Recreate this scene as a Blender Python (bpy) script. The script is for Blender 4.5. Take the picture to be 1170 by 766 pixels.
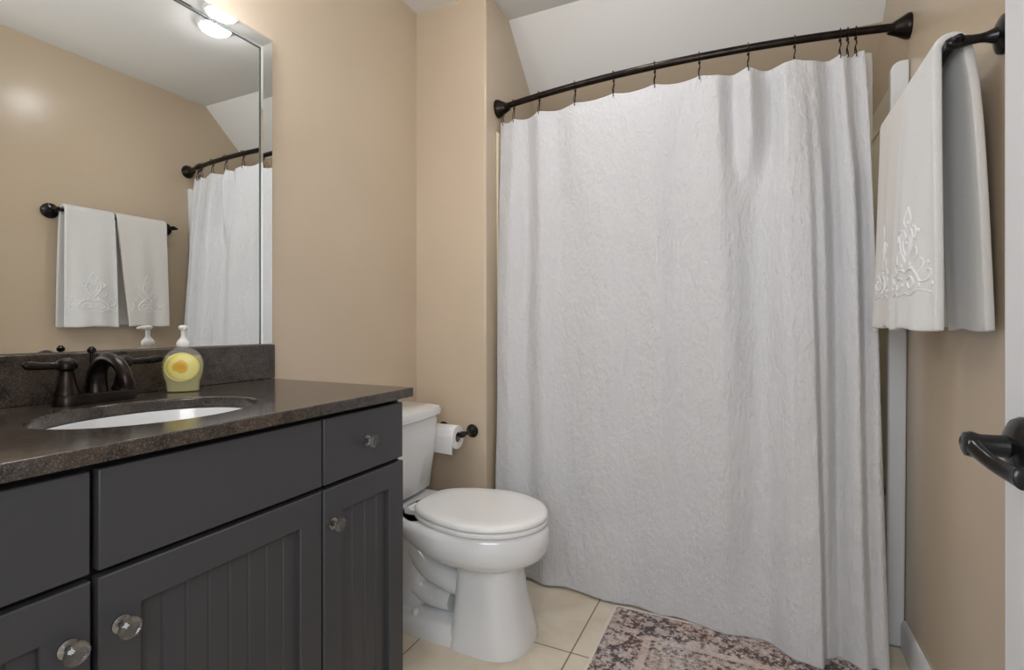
import bpy, bmesh, math, random
from mathutils import Vector, Matrix, noise
random.seed(7)
S = bpy.context.scene
for o in list(bpy.data.objects):
    bpy.data.objects.remove(o)
COL = S.collection
PI = math.pi

# ------------------------------------------------------------------ camera, world, lights, exposure
cam_d = bpy.data.cameras.new('camera')
cam = bpy.data.objects.new('camera', cam_d)
COL.objects.link(cam)
cam.location = (0, 0, 1.05)
cam.rotation_euler = (PI / 2, 0, math.radians(25.25))
cam_d.sensor_width = 36.0
cam_d.lens = 580 / 1170 * 36
cam_d.shift_y = -12 / 1170
cam_d.clip_start = 0.02
S.camera = cam

S.view_settings.view_transform = 'Standard'
S.view_settings.look = 'None'
S.view_settings.gamma = 1
S.view_settings.use_curve_mapping = False
S.view_settings.exposure = 0.34

w = bpy.data.worlds.new('world')
S.world = w
w.use_nodes = True
w.node_tree.nodes['Background'].inputs[0].default_value = (0.95, 0.97, 1.0, 1)
w.node_tree.nodes['Background'].inputs[1].default_value = 1.0

fill_d = bpy.data.lights.new('doorway_fill', 'AREA')  # unseen fill lamp added in the doorway behind the camera to lift the room
fill_d.shape = 'RECTANGLE'
fill_d.size, fill_d.size_y = 0.8, 0.9
fill_d.energy = 13
fill_d.color = (0.93, 0.96, 1.0)
fill = bpy.data.objects.new('doorway_fill', fill_d)
COL.objects.link(fill)
fill.location = (-0.1, -0.40, 1.45)
fill.rotation_euler = (math.radians(106), 0, math.radians(4))
LAMP_STRENGTH = 62.0
VANITY_STRENGTH = 25.0

# ------------------------------------------------------------------ helpers
ORI = {}


def tag(o, label=None, cat=None, group=None, kind=None):
    if label: o['label'] = label
    if cat: o['category'] = cat
    if group: o['group'] = group
    if kind: o['kind'] = kind
    return o


def thing(name, label, cat, loc=(0, 0, 0), group=None):
    o = bpy.data.objects.new(name, None)
    o.empty_display_size = 0.05
    COL.objects.link(o)
    o.location = loc
    ORI[o] = Vector(loc)
    return tag(o, label, cat, group)


def mk(name, bm, mat, parent=None, origin=None, sharp=40, bevel=0.0, seg=2, recalc=True):
    org = ORI[parent] if parent is not None else Vector(origin or (0, 0, 0))
    for v in bm.verts:
        v.co -= org
    if recalc:
        bmesh.ops.recalc_face_normals(bm, faces=bm.faces[:])
    me = bpy.data.meshes.new(name)
    bm.to_mesh(me)
    bm.free()
    for p in me.polygons:
        p.use_smooth = True
    me.set_sharp_from_angle(angle=math.radians(sharp))
    me.materials.append(mat)
    o = bpy.data.objects.new(name, me)
    COL.objects.link(o)
    ORI[o] = org
    if parent is not None:
        o.parent = parent
    else:
        o.location = org
    if bevel:
        m = o.modifiers.new('bevel', 'BEVEL')
        m.width = bevel
        m.segments = seg
        m.limit_method = 'ANGLE'
        m.angle_limit = math.radians(35)
        m.harden_normals = False
    return o


def B():
    return bmesh.new()


def box(bm, x0, x1, y0, y1, z0, z1):
    vs = [bm.verts.new(c) for c in ((x0, y0, z0), (x1, y0, z0), (x1, y1, z0), (x0, y1, z0),
                                    (x0, y0, z1), (x1, y0, z1), (x1, y1, z1), (x0, y1, z1))]
    for f in ((0, 3, 2, 1), (4, 5, 6, 7), (0, 1, 5, 4), (1, 2, 6, 5), (2, 3, 7, 6), (3, 0, 4, 7)):
        bm.faces.new([vs[i] for i in f])
    return bm


def loft(bm, rings, close=True, cap0=True, cap1=True):
    R = [[bm.verts.new(p) for p in r] for r in rings]
    n = len(R[0])
    for a, b in zip(R[:-1], R[1:]):
        for i in range(n if close else n - 1):
            j = (i + 1) % n
            bm.faces.new((a[i], a[j], b[j], b[i]))
    if cap0: bm.faces.new(R[0][::-1])
    if cap1: bm.faces.new(R[-1])
    return R


def frame_of(d):
    d = Vector(d).normalized()
    up = Vector((0, 0, 1)) if abs(d.z) < 0.9 else Vector((1, 0, 0))
    u = d.cross(up).normalized()
    return u, u.cross(d).normalized(), d


def lathe(bm, base, axis, prof, n=28, cap0=True, cap1=True):
    u, v, d = frame_of(axis)
    base = Vector(base)
    rings = []
    for r, h in prof:
        rings.append([base + d * h + (u * math.cos(2 * PI * k / n) + v * math.sin(2 * PI * k / n)) * max(r, 1e-5)
                      for k in range(n)])
    loft(bm, rings, True, cap0, cap1)
    return bm


def tube(bm, pts, rad, n=12, sx=1.0, sy=1.0):
    P = [Vector(p) for p in pts]
    m = len(P)
    rr = rad if isinstance(rad, (list, tuple)) else [rad] * m
    tang = [(P[min(i + 1, m - 1)] - P[max(i - 1, 0)]).normalized() for i in range(m)]
    u, v, _ = frame_of(tang[0])
    rings = []
    for i in range(m):
        t = tang[i]
        u = (u - t * u.dot(t)).normalized()
        v = t.cross(u)
        rings.append([P[i] + (u * math.cos(2 * PI * k / n) * sx + v * math.sin(2 * PI * k / n) * sy) * rr[i]
                      for k in range(n)])
    loft(bm, rings)
    return bm


def spline(pts, n=8):
    P = [Vector(p) for p in pts]
    out = []
    for i in range(len(P) - 1):
        p0, p1, p2, p3 = P[max(i - 1, 0)], P[i], P[i + 1], P[min(i + 2, len(P) - 1)]
        for k in range(n):
            t = k / n
            out.append(0.5 * ((2 * p1) + (p2 - p0) * t + (2 * p0 - 5 * p1 + 4 * p2 - p3) * t * t
                              + (3 * p1 - p0 - 3 * p2 + p3) * t ** 3))
    out.append(P[-1])
    return out


def interp(x, pts):
    if x <= pts[0][0]: return pts[0][1]
    for (a, fa), (b, fb) in zip(pts[:-1], pts[1:]):
        if x <= b:
            t = (x - a) / (b - a)
            t = t * t * (3 - 2 * t)
            return fa + (fb - fa) * t
    return pts[-1][1]


def lerp1(x, pts):
    if x <= pts[0][0]: return pts[0][1]
    for (a, fa), (b, fb) in zip(pts[:-1], pts[1:]):
        if x <= b:
            return fa + (fb - fa) * (x - a) / (b - a)
    return pts[-1][1]


def srgb(r, g, b):
    def f(c):
        c /= 255
        return c / 12.92 if c <= 0.04045 else ((c + 0.055) / 1.055) ** 2.4
    return (f(r), f(g), f(b), 1)


# ------------------------------------------------------------------ materials
class Mat:
    def __init__(s, name, col=(0.5, 0.5, 0.5, 1), rough=0.5, metal=0.0, spec=0.5, **kw):
        s.m = bpy.data.materials.new(name)
        s.m.use_nodes = True
        s.nt = s.m.node_tree
        s.b = s.nt.nodes['Principled BSDF']
        s.b.inputs['Base Color'].default_value = col
        s.b.inputs['Roughness'].default_value = rough
        s.b.inputs['Metallic'].default_value = metal
        s.b.inputs['Specular IOR Level'].default_value = spec
        for k, v in kw.items():
            s.b.inputs[k.replace('_', ' ')].default_value = v
        s.co = s.nt.nodes.new('ShaderNodeTexCoord')

    def n(s, t, **props):
        nd = s.nt.nodes.new(t)
        for k, v in props.items():
            setattr(nd, k, v)
        return nd

    def l(s, a, b):
        s.nt.links.new(a, b)

    def noise(s, scale, detail=3, rough=0.5, src=None, dist=0.0):
        t = s.n('ShaderNodeTexNoise')
        t.inputs['Scale'].default_value = scale
        t.inputs['Detail'].default_value = detail
        t.inputs['Roughness'].default_value = rough
        t.inputs['Distortion'].default_value = dist
        s.l(src or s.co.outputs['Object'], t.inputs['Vector'])
        return t.outputs['Fac']

    def mapping(s, scale=(1, 1, 1), loc=(0, 0, 0), rot=(0, 0, 0)):
        mp = s.n('ShaderNodeMapping')
        mp.inputs['Scale'].default_value = scale
        mp.inputs['Location'].default_value = loc
        mp.inputs['Rotation'].default_value = rot
        s.l(s.co.outputs['Object'], mp.inputs['Vector'])
        return mp.outputs[0]

    def ramp(s, fac, stops):
        r = s.n('ShaderNodeValToRGB')
        e = r.color_ramp.elements
        while len(e) < len(stops): e.new(0.5)
        for i, (p, c) in enumerate(stops):
            e[i].position = p
            e[i].color = c
        s.l(fac, r.inputs[0])
        return r.outputs[0]

    def math(s, op, a, b=None):
        m = s.n('ShaderNodeMath', operation=op)
        for i, x in enumerate((a, b)):
            if x is None: continue
            if isinstance(x, (int, float)): m.inputs[i].default_value = x
            else: s.l(x, m.inputs[i])
        return m.outputs[0]

    def mix(s, fac, a, b):
        m = s.n('ShaderNodeMix', data_type='RGBA')
        for i, x in ((0, fac), (6, a), (7, b)):
            if isinstance(x, (int, float)): m.inputs[i].default_value = x
            elif isinstance(x, tuple): m.inputs[i].default_value = x
            else: s.l(x, m.inputs[i])
        return m.outputs[2]

    def color(s, out):
        s.l(out, s.b.inputs['Base Color'])
        return s

    def bump(s, h, strength=0.3, dist=0.002):
        b = s.n('ShaderNodeBump')
        b.inputs['Strength'].default_value = strength
        b.inputs['Distance'].default_value = dist
        s.l(h, b.inputs['Height'])
        s.l(b.outputs[0], s.b.inputs['Normal'])
        return s


M = {}
m = Mat('beige_paint', srgb(201, 184, 161), 0.25, spec=0.5)
f = m.noise(3.0, 2)
m.color(m.ramp(f, [(0.3, srgb(199, 182, 159)), (0.7, srgb(203, 186, 163))]))
m.bump(m.noise(160, 2), 0.06, 0.001)
M['wall'] = m.m
m = Mat('ceiling_paint', srgb(234, 233, 230), 0.7)
m.bump(m.noise(120, 2), 0.05, 0.001)
M['ceil'] = m.m
m = Mat('white_trim_paint', srgb(225, 226, 228), 0.35)
m.bump(m.noise(40, 2), 0.03, 0.001)
M['trim'] = m.m
m = Mat('door_paint', srgb(206, 207, 210), 0.4)
m.bump(m.noise(60, 2), 0.03, 0.001)
M['door'] = m.m

m = Mat('floor_tile', rough=0.35)
mp = m.mapping(scale=(1 / 0.48, 1 / 0.48, 1), loc=(0.522 / 0.48, -1.548 / 0.48, 0))
br = m.n('ShaderNodeTexBrick')
br.offset = 0.0
br.inputs['Scale'].default_value = 1.0
br.inputs['Brick Width'].default_value = 1.0
br.inputs['Row Height'].default_value = 1.0
br.inputs['Mortar Size'].default_value = 0.006
br.inputs['Mortar Smooth'].default_value = 0.3
br.inputs['Color1'].default_value = (0, 0, 0, 1)
br.inputs['Color2'].default_value = (0, 0, 0, 1)
br.inputs['Mortar'].default_value = (1, 1, 1, 1)
m.l(mp, br.inputs['Vector'])
t1 = m.ramp(m.noise(7, 6, 0.6, dist=0.6), [(0.3, srgb(212, 198, 176)), (0.5, srgb(226, 214, 193)), (0.72, srgb(234, 224, 206))])
m.color(m.mix(br.outputs['Color'], t1, srgb(140, 122, 100)))
m.bump(m.math('SUBTRACT', 1.0, br.outputs['Color']), 0.4, 0.002)
M['tile'] = m.m

m = Mat('charcoal_paint', srgb(65, 65, 67), 0.38, spec=0.4)
m.bump(m.noise(90, 2), 0.04, 0.001)
M['cab'] = m.m
m = Mat('cabinet_frame_black', srgb(14, 14, 15), 0.6, spec=0.2)
m.bump(m.noise(90, 2), 0.04, 0.001)
M['cabdark'] = m.m

m = Mat('granite', rough=0.16, spec=0.6)
v1 = m.n('ShaderNodeTexVoronoi')
v1.inputs['Scale'].default_value = 520
m.l(m.co.outputs['Object'], v1.inputs['Vector'])
sep = m.n('ShaderNodeSeparateColor')
m.l(v1.outputs['Color'], sep.inputs[0])
g1 = m.ramp(sep.outputs[0], [(0.0, srgb(40, 37, 36)), (0.5, srgb(62, 56, 53)), (0.8, srgb(80, 72, 66)), (0.97, srgb(112, 102, 94))])
g2 = m.ramp(m.noise(22, 5, 0.7), [(0.38, srgb(24, 22, 22)), (0.62, srgb(84, 73, 63))])
m.color(m.mix(0.55, g1, g2))
M['granite'] = m.m

m = Mat('white_porcelain', srgb(222, 221, 219), 0.12, spec=0.55)
m.b.inputs['Coat Weight'].default_value = 0.3
m.b.inputs['Coat Roughness'].default_value = 0.05
m.color(m.ramp(m.noise(2, 1), [(0.3, srgb(228, 229, 230)), (0.7, srgb(232, 233, 234))]))
M['porc'] = m.m
m = Mat('toilet_seat_plastic', srgb(218, 216, 212), 0.22)
m.color(m.ramp(m.noise(2, 1), [(0.3, srgb(236, 235, 233)), (0.7, srgb(239, 238, 236))]))
M['seat'] = m.m

m = Mat('oil_rubbed_bronze', srgb(58, 50, 46), 0.3, metal=0.9)
m.color(m.ramp(m.noise(30, 3), [(0.35, srgb(38, 34, 33)), (0.7, srgb(58, 50, 46))]))
M['bronze'] = m.m
m = Mat('black_metal', srgb(24, 23, 24), 0.2, metal=0.4)
m.color(m.ramp(m.noise(30, 3), [(0.35, srgb(20, 20, 21)), (0.7, srgb(28, 27, 28))]))
M['black'] = m.m
m = Mat('brushed_nickel', srgb(150, 148, 146), 0.25, metal=1.0)
m.bump(m.noise(300, 2), 0.03, 0.0005)
M['nickel'] = m.m
m = Mat('clear_knob_glass', srgb(225, 227, 229), 0.02, IOR=1.5)
m.b.inputs['Transmission Weight'].default_value = 1.0
m.bump(m.noise(60, 1), 0.02, 0.001)
M['knob'] = m.m
m = Mat('mirror_silver', (0.92, 0.93, 0.92, 1), 0.0, metal=1.0)
m.color(m.ramp(m.noise(1, 1), [(0.3, (0.90, 0.915, 0.905, 1)), (0.7, (0.915, 0.93, 0.92, 1))]))
M['mirror'] = m.m
m = Mat('mirror_edge', srgb(74, 88, 82), 0.2)
m.color(m.ramp(m.noise(5, 1), [(0.3, srgb(70, 84, 78)), (0.7, srgb(78, 92, 86))]))
M['medge'] = m.m

m = Mat('curtain_fabric', srgb(220, 220, 222), 0.9, spec=0.15)
m.b.inputs['Sheen Weight'].default_value = 0.15
h1 = m.noise(1.0, 3, 0.6, m.mapping(scale=(70, 70, 30)), 0.4)
h2 = m.noise(1.0, 2, 0.5, m.mapping(scale=(260, 260, 160)))
h3 = m.noise(1.0, 3, 0.5, m.mapping(scale=(22, 22, 5)))
hh = m.math('ADD', m.math('MULTIPLY', h1, 1.0), m.math('ADD', m.math('MULTIPLY', h2, 0.3), m.math('MULTIPLY', h3, 1.0)))
m.bump(hh, 0.8, 0.008)
tr = m.n('ShaderNodeBsdfTranslucent')
tr.inputs[0].default_value = (0.8, 0.8, 0.8, 1)
mx = m.n('ShaderNodeMixShader')
mx.inputs[0].default_value = 0.15
m.l(m.b.outputs[0], mx.inputs[1])
m.l(tr.outputs[0], mx.inputs[2])
m.l(mx.outputs[0], m.nt.nodes['Material Output'].inputs[0])
M['curtain'] = m.m
m = Mat('clear_liner', srgb(235, 236, 236), 0.25, Alpha=0.5)
m.bump(m.noise(30, 2), 0.2, 0.003)
M['liner'] = m.m
m = Mat('terry_towel', srgb(217, 217, 216), 0.95, spec=0.1)
m.b.inputs['Sheen Weight'].default_value = 0.3
t = m.noise(420, 2, 0.6)
m.bump(m.math('ADD', t, m.math('MULTIPLY', m.noise(60, 2), 0.7)), 0.5, 0.003)
M['towel'] = m.m
m = Mat('ivory_towel', srgb(217, 214, 209), 0.95, spec=0.1)
m.b.inputs['Sheen Weight'].default_value = 0.3
t = m.noise(420, 2, 0.6)
m.bump(m.math('ADD', t, m.math('MULTIPLY', m.noise(60, 2), 0.7)), 0.5, 0.003)
M['towel2'] = m.m
m = Mat('embroidery_thread', srgb(226, 226, 228), 0.7)
m.bump(m.noise(700, 2), 0.3, 0.001)
M['thread'] = m.m

m = Mat('fiberglass', srgb(230, 220, 196), 0.2)
m.color(m.ramp(m.noise(2, 1), [(0.3, srgb(229, 219, 194)), (0.7, srgb(232, 222, 198))]))
M['fiber'] = m.m
m = Mat('white_fiberglass_edge', srgb(228, 230, 232), 0.25)
m.color(m.ramp(m.noise(2, 1), [(0.3, srgb(227, 229, 231)), (0.7, srgb(230, 232, 234))]))
M['fibedge'] = m.m
m = Mat('tissue_paper', srgb(236, 235, 234), 0.95, spec=0.1)
m.bump(m.noise(150, 2), 0.2, 0.001)
M['paper'] = m.m
m = Mat('cardboard', srgb(150, 122, 92), 0.9)
m.bump(m.noise(90, 2), 0.1, 0.001)
M['card'] = m.m
m = Mat('clear_plastic', srgb(240, 241, 236), 0.06, Alpha=0.14)
m.bump(m.noise(20, 1), 0.02, 0.001)
M['clear'] = m.m
m = Mat('yellow_soap', srgb(240, 226, 130), 0.1, IOR=1.2)
m.b.inputs['Transmission Weight'].default_value = 0.6
m.color(m.ramp(m.noise(6, 1), [(0.3, srgb(238, 230, 160)), (0.7, srgb(242, 234, 168))]))
M['soap'] = m.m
m = Mat('white_pump_plastic', srgb(235, 235, 232), 0.3)
m.bump(m.noise(40, 1), 0.02, 0.001)
M['pump'] = m.m
m = Mat('lamp_glass', (1, 1, 1, 1), 0.4)
m.b.inputs['Emission Color'].default_value = (0.98, 0.98, 1.0, 1)
m.b.inputs['Emission Strength'].default_value = LAMP_STRENGTH
M['lamp'] = m.m
m = Mat('frosted_shade_glass', (1, 1, 1, 1), 0.4)
m.b.inputs['Emission Color'].default_value = (0.97, 0.975, 1.0, 1)
m.b.inputs['Emission Strength'].default_value = VANITY_STRENGTH
M['shade'] = m.m

# lemon label on the soap bottle: rings of yellow and an orange blotch
m = Mat('lemon_label', rough=0.4)
dx = m.n('ShaderNodeSeparateXYZ')
m.l(m.co.outputs['Generated'], dx.inputs[0])
ay = m.math('MULTIPLY', m.math('SUBTRACT', dx.outputs[1], 0.5), 2)
az = m.math('MULTIPLY', m.math('SUBTRACT', dx.outputs[2], 0.5), 2)
rr = m.math('SQRT', m.math('ADD', m.math('MULTIPLY', ay, ay), m.math('MULTIPLY', az, az)))
base = m.ramp(rr, [(0.0, srgb(240, 226, 130)), (0.6, srgb(242, 232, 150)), (0.86, srgb(238, 228, 140)), (0.92, srgb(216, 204, 96)), (1.0, srgb(236, 228, 150))])
ay2 = m.math('ADD', ay, 0.25)
az2 = m.math('SUBTRACT', az, 0.05)
r2 = m.math('SQRT', m.math('ADD', m.math('MULTIPLY', ay2, ay2), m.math('MULTIPLY', az2, az2)))
r3 = m.math('ADD', r2, m.math('MULTIPLY', m.math('SUBTRACT', m.noise(60, 3), 0.5), 0.5))
m.color(m.mix(m.math('LESS_THAN', r3, 0.42), base, m.ramp(r3, [(0.1, srgb(218, 160, 36)), (0.42, srgb(236, 196, 70))])))
M['label'] = m.m

# faded oriental rug
RX0, RX1, RY0, RY1 = -0.46, 0.36, 0.75, 1.872
m = Mat('faded_rug', rough=0.95, spec=0.1)
sx = m.n('ShaderNodeSeparateXYZ')
m.l(m.co.outputs['Object'], sx.inputs[0])
hx, hy = (RX1 - RX0) / 2, (RY1 - RY0) / 2
ex = m.math('SUBTRACT', hx, m.math('ABSOLUTE', sx.outputs[0]))
ey = m.math('SUBTRACT', hy, m.math('ABSOLUTE', sx.outputs[1]))
e = m.math('MINIMUM', ex, ey)
motif = m.n('ShaderNodeTexVoronoi', feature='DISTANCE_TO_EDGE')
motif.inputs['Scale'].default_value = 24
wv = m.n('ShaderNodeVectorMath', operation='ADD')
nz = m.n('ShaderNodeTexNoise')
nz.inputs['Scale'].default_value = 18
m.l(m.co.outputs['Object'], nz.inputs['Vector'])
sc = m.n('ShaderNodeVectorMath', operation='SCALE')
sc.inputs['Scale'].default_value = 0.06
m.l(nz.outputs['Color'], sc.inputs[0])
m.l(m.co.outputs['Object'], wv.inputs[0])
m.l(sc.outputs[0], wv.inputs[1])
m.l(wv.outputs[0], motif.inputs['Vector'])
mot = m.ramp(motif.outputs['Distance'], [(0.02, (1, 1, 1, 1)), (0.16, (0.45, 0.45, 0.45, 1)), (0.34, (0, 0, 0, 1))])
fade = m.ramp(m.noise(80, 5, 0.75), [(0.40, (0, 0, 0, 1)), (0.58, (1, 1, 1, 1))])
big = m.ramp(m.noise(5, 3), [(0.35, (0.6, 0.6, 0.6, 1)), (0.6, (1.2, 1.2, 1.2, 1))])
band = m.ramp(e, [(0.0, (0.9, 0.9, 0.9, 1)), (0.012, (0.55, 0.55, 0.55, 1)), (0.10, (1, 1, 1, 1)), (0.135, (0.9, 0.9, 0.9, 1)), (0.14, (0.2, 0.2, 0.2, 1)), (0.16, (0.2, 0.2, 0.2, 1)), (0.165, (1, 1, 1, 1)), (0.172, (0.6, 0.6, 0.6, 1))])
dark = m.math('MINIMUM', 0.95, m.math('MULTIPLY', m.math('MULTIPLY', m.math('ADD', m.math('MULTIPLY', mot, 1.7), 0.35), fade), m.math('MULTIPLY', big, band)))
gr = m.ramp(m.noise(9, 4, 0.6), [(0.4, srgb(206, 188, 178)), (0.6, srgb(212, 202, 198))])
m.color(m.mix(dark, gr, m.ramp(m.noise(6, 2), [(0.4, srgb(92, 68, 62)), (0.62, srgb(78, 70, 74))])))
m.bump(m.noise(500, 2), 0.4, 0.002)
M['rug'] = m.m
m = Mat('rug_binding', srgb(226, 216, 204), 0.9)
m.bump(m.noise(400, 2), 0.4, 0.002)
M['bind'] = m.m
m = Mat('dark_drain', srgb(70, 60, 54), 0.3, metal=0.9)
m.bump(m.noise(40, 1), 0.02, 0.001)
M['drain'] = m.m

# ------------------------------------------------------------------ room shell
XL, XR, YR, XO, ZC = -1.35, 0.45, 1.865, -1.0, 2.436   # left wall, right wall, return wall, alcove wall, ceiling
YF, YB = -0.05, 2.66                                      # front wall face, alcove back wall
YK, YS, SL = 2.085, 2.34, 0.93                            # ceiling break, paint line on the slope, slope
zs = lambda y: ZC - SL * (y - YK)


def struct(name, bm, mat, **k):
    return tag(mk(name, bm, mat, **k), kind='structure')


struct('floor', box(B(), XL - 0.1, XR + 0.1, -1.6, YB + 0.1, -0.1, 0), M['tile'])
bm = B()
prof = [(-0.17, ZC), (YK, ZC), (YS, zs(YS)), (YS, zs(YS) + 0.15), (YK, ZC + 0.12), (-0.17, ZC + 0.12)]
loft(bm, [[(x, y, z) for y, z in prof] for x in (XL - 0.1, XR + 0.1)])
struct('ceiling', bm, M['ceil'], sharp=20)
struct('wall_left', box(B(), XL - 0.1, XL, YF - 0.12, YR + 0.02, 0, ZC), M['wall'])
bm = B()
# alcove block: return wall face and left alcove wall in one, top cut along the sloping ceiling
prof = [(YR, 0), (YB + 0.1, 0), (YB + 0.1, zs(YB + 0.1) + 0.01), (YK, ZC + 0.01), (YR, ZC + 0.01)]
loft(bm, [[(x, y, z) for y, z in prof] for x in (XL - 0.1, XO)])
struct('wall_return', bm, M['wall'], sharp=20, bevel=0.008, seg=3)
bm = B()
prof = [(YF - 0.12, 0), (YB + 0.1, 0), (YB + 0.1, zs(YB + 0.1) + 0.01), (YK, ZC + 0.01), (YF - 0.12, ZC + 0.01)]
loft(bm, [[(x, y, z) for y, z in prof] for x in (XR, XR + 0.1)])
struct('wall_right', bm, M['wall'], sharp=20)
bm = B()
prof = [(YB, 0), (YB + 0.1, 0), (YB + 0.1, zs(YB) + 0.05), (YS, zs(YS) + 0.12), (YS, zs(YS)), (YB, zs(YB))]
loft(bm, [[(x, y, z) for y, z in prof] for x in (XO, XR)])
struct('wall_back', bm, M['wall'], sharp=20)
bm = B()
DX0, DX1 = -0.52, 0.315
box(bm, XL - 0.1, DX0, YF - 0.12, YF, 0, ZC)
box(bm, DX1, XR + 0.1, YF - 0.12, YF, 0, ZC)
box(bm, DX0, DX1, YF - 0.12, YF, 2.06, ZC)
struct('wall_front', bm, M['wall'])


def baseboard(name, x0, y0, x1, y1, nx, ny, h=0.1):
    bm = B()
    pr = [(0, 0), (0.014, 0), (0.014, h - 0.02), (0.009, h - 0.006), (0.004, h), (0, h)]
    loft(bm, [[(x + nx * a, y + ny * a, b) for a, b in pr] for x, y in ((x0, y0), (x1, y1))])
    struct(name, bm, M['trim'], sharp=50)


baseboard('baseboard_right', XR, YF, XR, 2.02, -1, 0, 0.095)
baseboard('baseboard_left', XL, 1.10, XL, YR, 1, 0)
baseboard('baseboard_return', XL + 0.014, YR, XO, YR, 0, -1)
bm = B()
for x0, x1 in ((DX0 - 0.07, DX0), ):
    box(bm, x0, x1, YF, YF + 0.014, 0, 2.13)
box(bm, DX0 - 0.07, DX1, YF, YF + 0.014, 2.06, 2.13)
struct('trim_1', bm, M['trim'], bevel=0.003)

# door, standing open along the right wall
bm = B()
dx, dy0, dy1 = 0.272, -0.005, 0.795
box(bm, dx + 0.006, dx + 0.035, dy0, dy1, 0.012, 2.04)
pan = [(0.22, 0.86), (1.0, 1.50), (1.60, 1.92)]
st = 0.115
ys = [(dy0 + st, (dy0 + dy1) / 2 - 0.045), ((dy0 + dy1) / 2 + 0.045, dy1 - st)]
for ya, yb in ((dy0, dy0 + st), (ys[0][1], ys[1][0]), (dy1 - st, dy1)):
    box(bm, dx, dx + 0.0061, ya, yb, 0.012, 2.04)
zz = [0.012] + [c for p in pan for c in p] + [2.04]
for ya, yb in ys:
    for k in range(0, len(zz), 2):
        box(bm, dx, dx + 0.0061, ya, yb, zz[k], zz[k + 1])
    for za, zb in pan:
        box(bm, dx + 0.002, dx + 0.0061, ya + 0.03, yb - 0.03, za + 0.03, zb - 0.03)
door = struct('door_1', bm, M['door'], origin=(dx + 0.017, dy0, 0), bevel=0.0015)
RC = Vector((dx, 0.739, 0.915))
bm = B()
lathe(bm, RC, (-1, 0, 0), [(0.033, 0), (0.034, 0.004), (0.031, 0.010), (0.022, 0.015), (0.014, 0.018)])
lr = mk('handle', bm, M['black'], door)
bm = B()
lathe(bm, RC + Vector((-0.014, 0, 0)), (-1, 0, 0), [(0.0135, 0), (0.012, 0.012), (0.012, 0.026), (0.0145, 0.034), (0.013, 0.040), (0.008, 0.042)])
pts = spline([RC + Vector((-0.047, 0.006, 0.002)), RC + Vector((-0.047, -0.012, -0.003)), RC + Vector((-0.041, -0.04, -0.012)), RC + Vector((-0.034, -0.068, -0.016)), RC + Vector((-0.031, -0.080, -0.016))], 8)
n = len(pts)
tube(bm, pts, [0.0125 - 0.004 * math.sin(PI * i / (n - 1)) if i < n - 4 else [0.0115, 0.0105, 0.008, 0.003][i - n + 4] for i in range(n)], 16, 0.8, 1.0)
mk('lever', bm, M['black'], lr)

# ------------------------------------------------------------------ shower surround with tub
t = thing('tub_surround', 'cream fiberglass tub and shower surround behind the white curtain', 'bathtub', ((XO + XR) / 2, 2.3, 0))
SZ = 1.88
bm = B()
box(bm, XO + 0.002, XO + 0.014, 2.0, YB - 0.012, 0.46, SZ)
mk('side_panel', bm, M['fiber'], t, bevel=0.003)
bm = B()
box(bm, XR - 0.014, XR - 0.002, 2.03, YB - 0.012, 0.46, SZ)
box(bm, XR - 0.018, XR - 0.014, 2.10, YB - 0.012, 1.775, 1.783)
mk('side_panel', bm, M['fiber'], t, bevel=0.003)
bm = B()
box(bm, XO + 0.002, XR - 0.002, YB - 0.014, YB - 0.003, 0.46, SZ)
mk('back_panel', bm, M['fiber'], t, bevel=0.003)


def jamb(xw, sgn, y0t, y0b, wid, mat):
    """front edge strip of the surround, rounded at its top inner corner"""
    bm = B()
    out = []
    r = 0.03 if wid > 0.032 else wid * 0.8
    zt = SZ + 0.004
    outl = [(0, 0.0), (0, zt)] + [(wid - r + r * math.sin(a), zt - r + r * math.cos(a)) for a in [k * PI / 12 for k in range(7)]] + [(wid, 0.0)]
    rings = []
    for dyy in (0, 0.03):
        rings.append([(xw + sgn * a, y0b + (y0t - y0b) * b / zt + dyy, b) for a, b in outl])
    loft(bm, rings)
    return mk('front_edge', bm, mat, t, bevel=0.006, seg=3)


jamb(XR - 0.001, -1, 1.968, 2.03, 0.049, M['fibedge'])
jamb(XO + 0.001, 1, 1.955, 1.975, 0.010, M['fiber'])
bm = B()
# tub: rim, apron and basin
rings = []
cx, cy = (XO + XR) / 2, 2.36
def rr_rect(hx, hy, r, z, n=6):
    out = []
    for sx_, sy_, a0 in ((1, 1, 0), (-1, 1, PI / 2), (-1, -1, PI), (1, -1, 3 * PI / 2)):
        for k in range(n + 1):
            a = a0 + k * PI / 2 / n
            out.append((cx + sx_ * (hx - r) + r * math.cos(a), cy + sy_ * (hy - r) + r * math.sin(a), z))
    return out
HX, HY = (XR - XO) / 2 - 0.015, 0.295
for hx_, hy_, r_, z_ in ((HX, HY, 0.02, 0.0), (HX, HY, 0.02, 0.42), (HX - 0.01, HY - 0.01, 0.02, 0.45), (HX - 0.07, HY - 0.07, 0.1, 0.45), (HX - 0.09, HY - 0.09, 0.1, 0.42), (HX - 0.16, HY - 0.13, 0.1, 0.12), (HX - 0.22, HY - 0.17, 0.08, 0.09)):
    rings.append(rr_rect(hx_, hy_, r_, z_))
loft(bm, rings)
mk('tub', bm, M['fibedge'], t)

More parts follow.
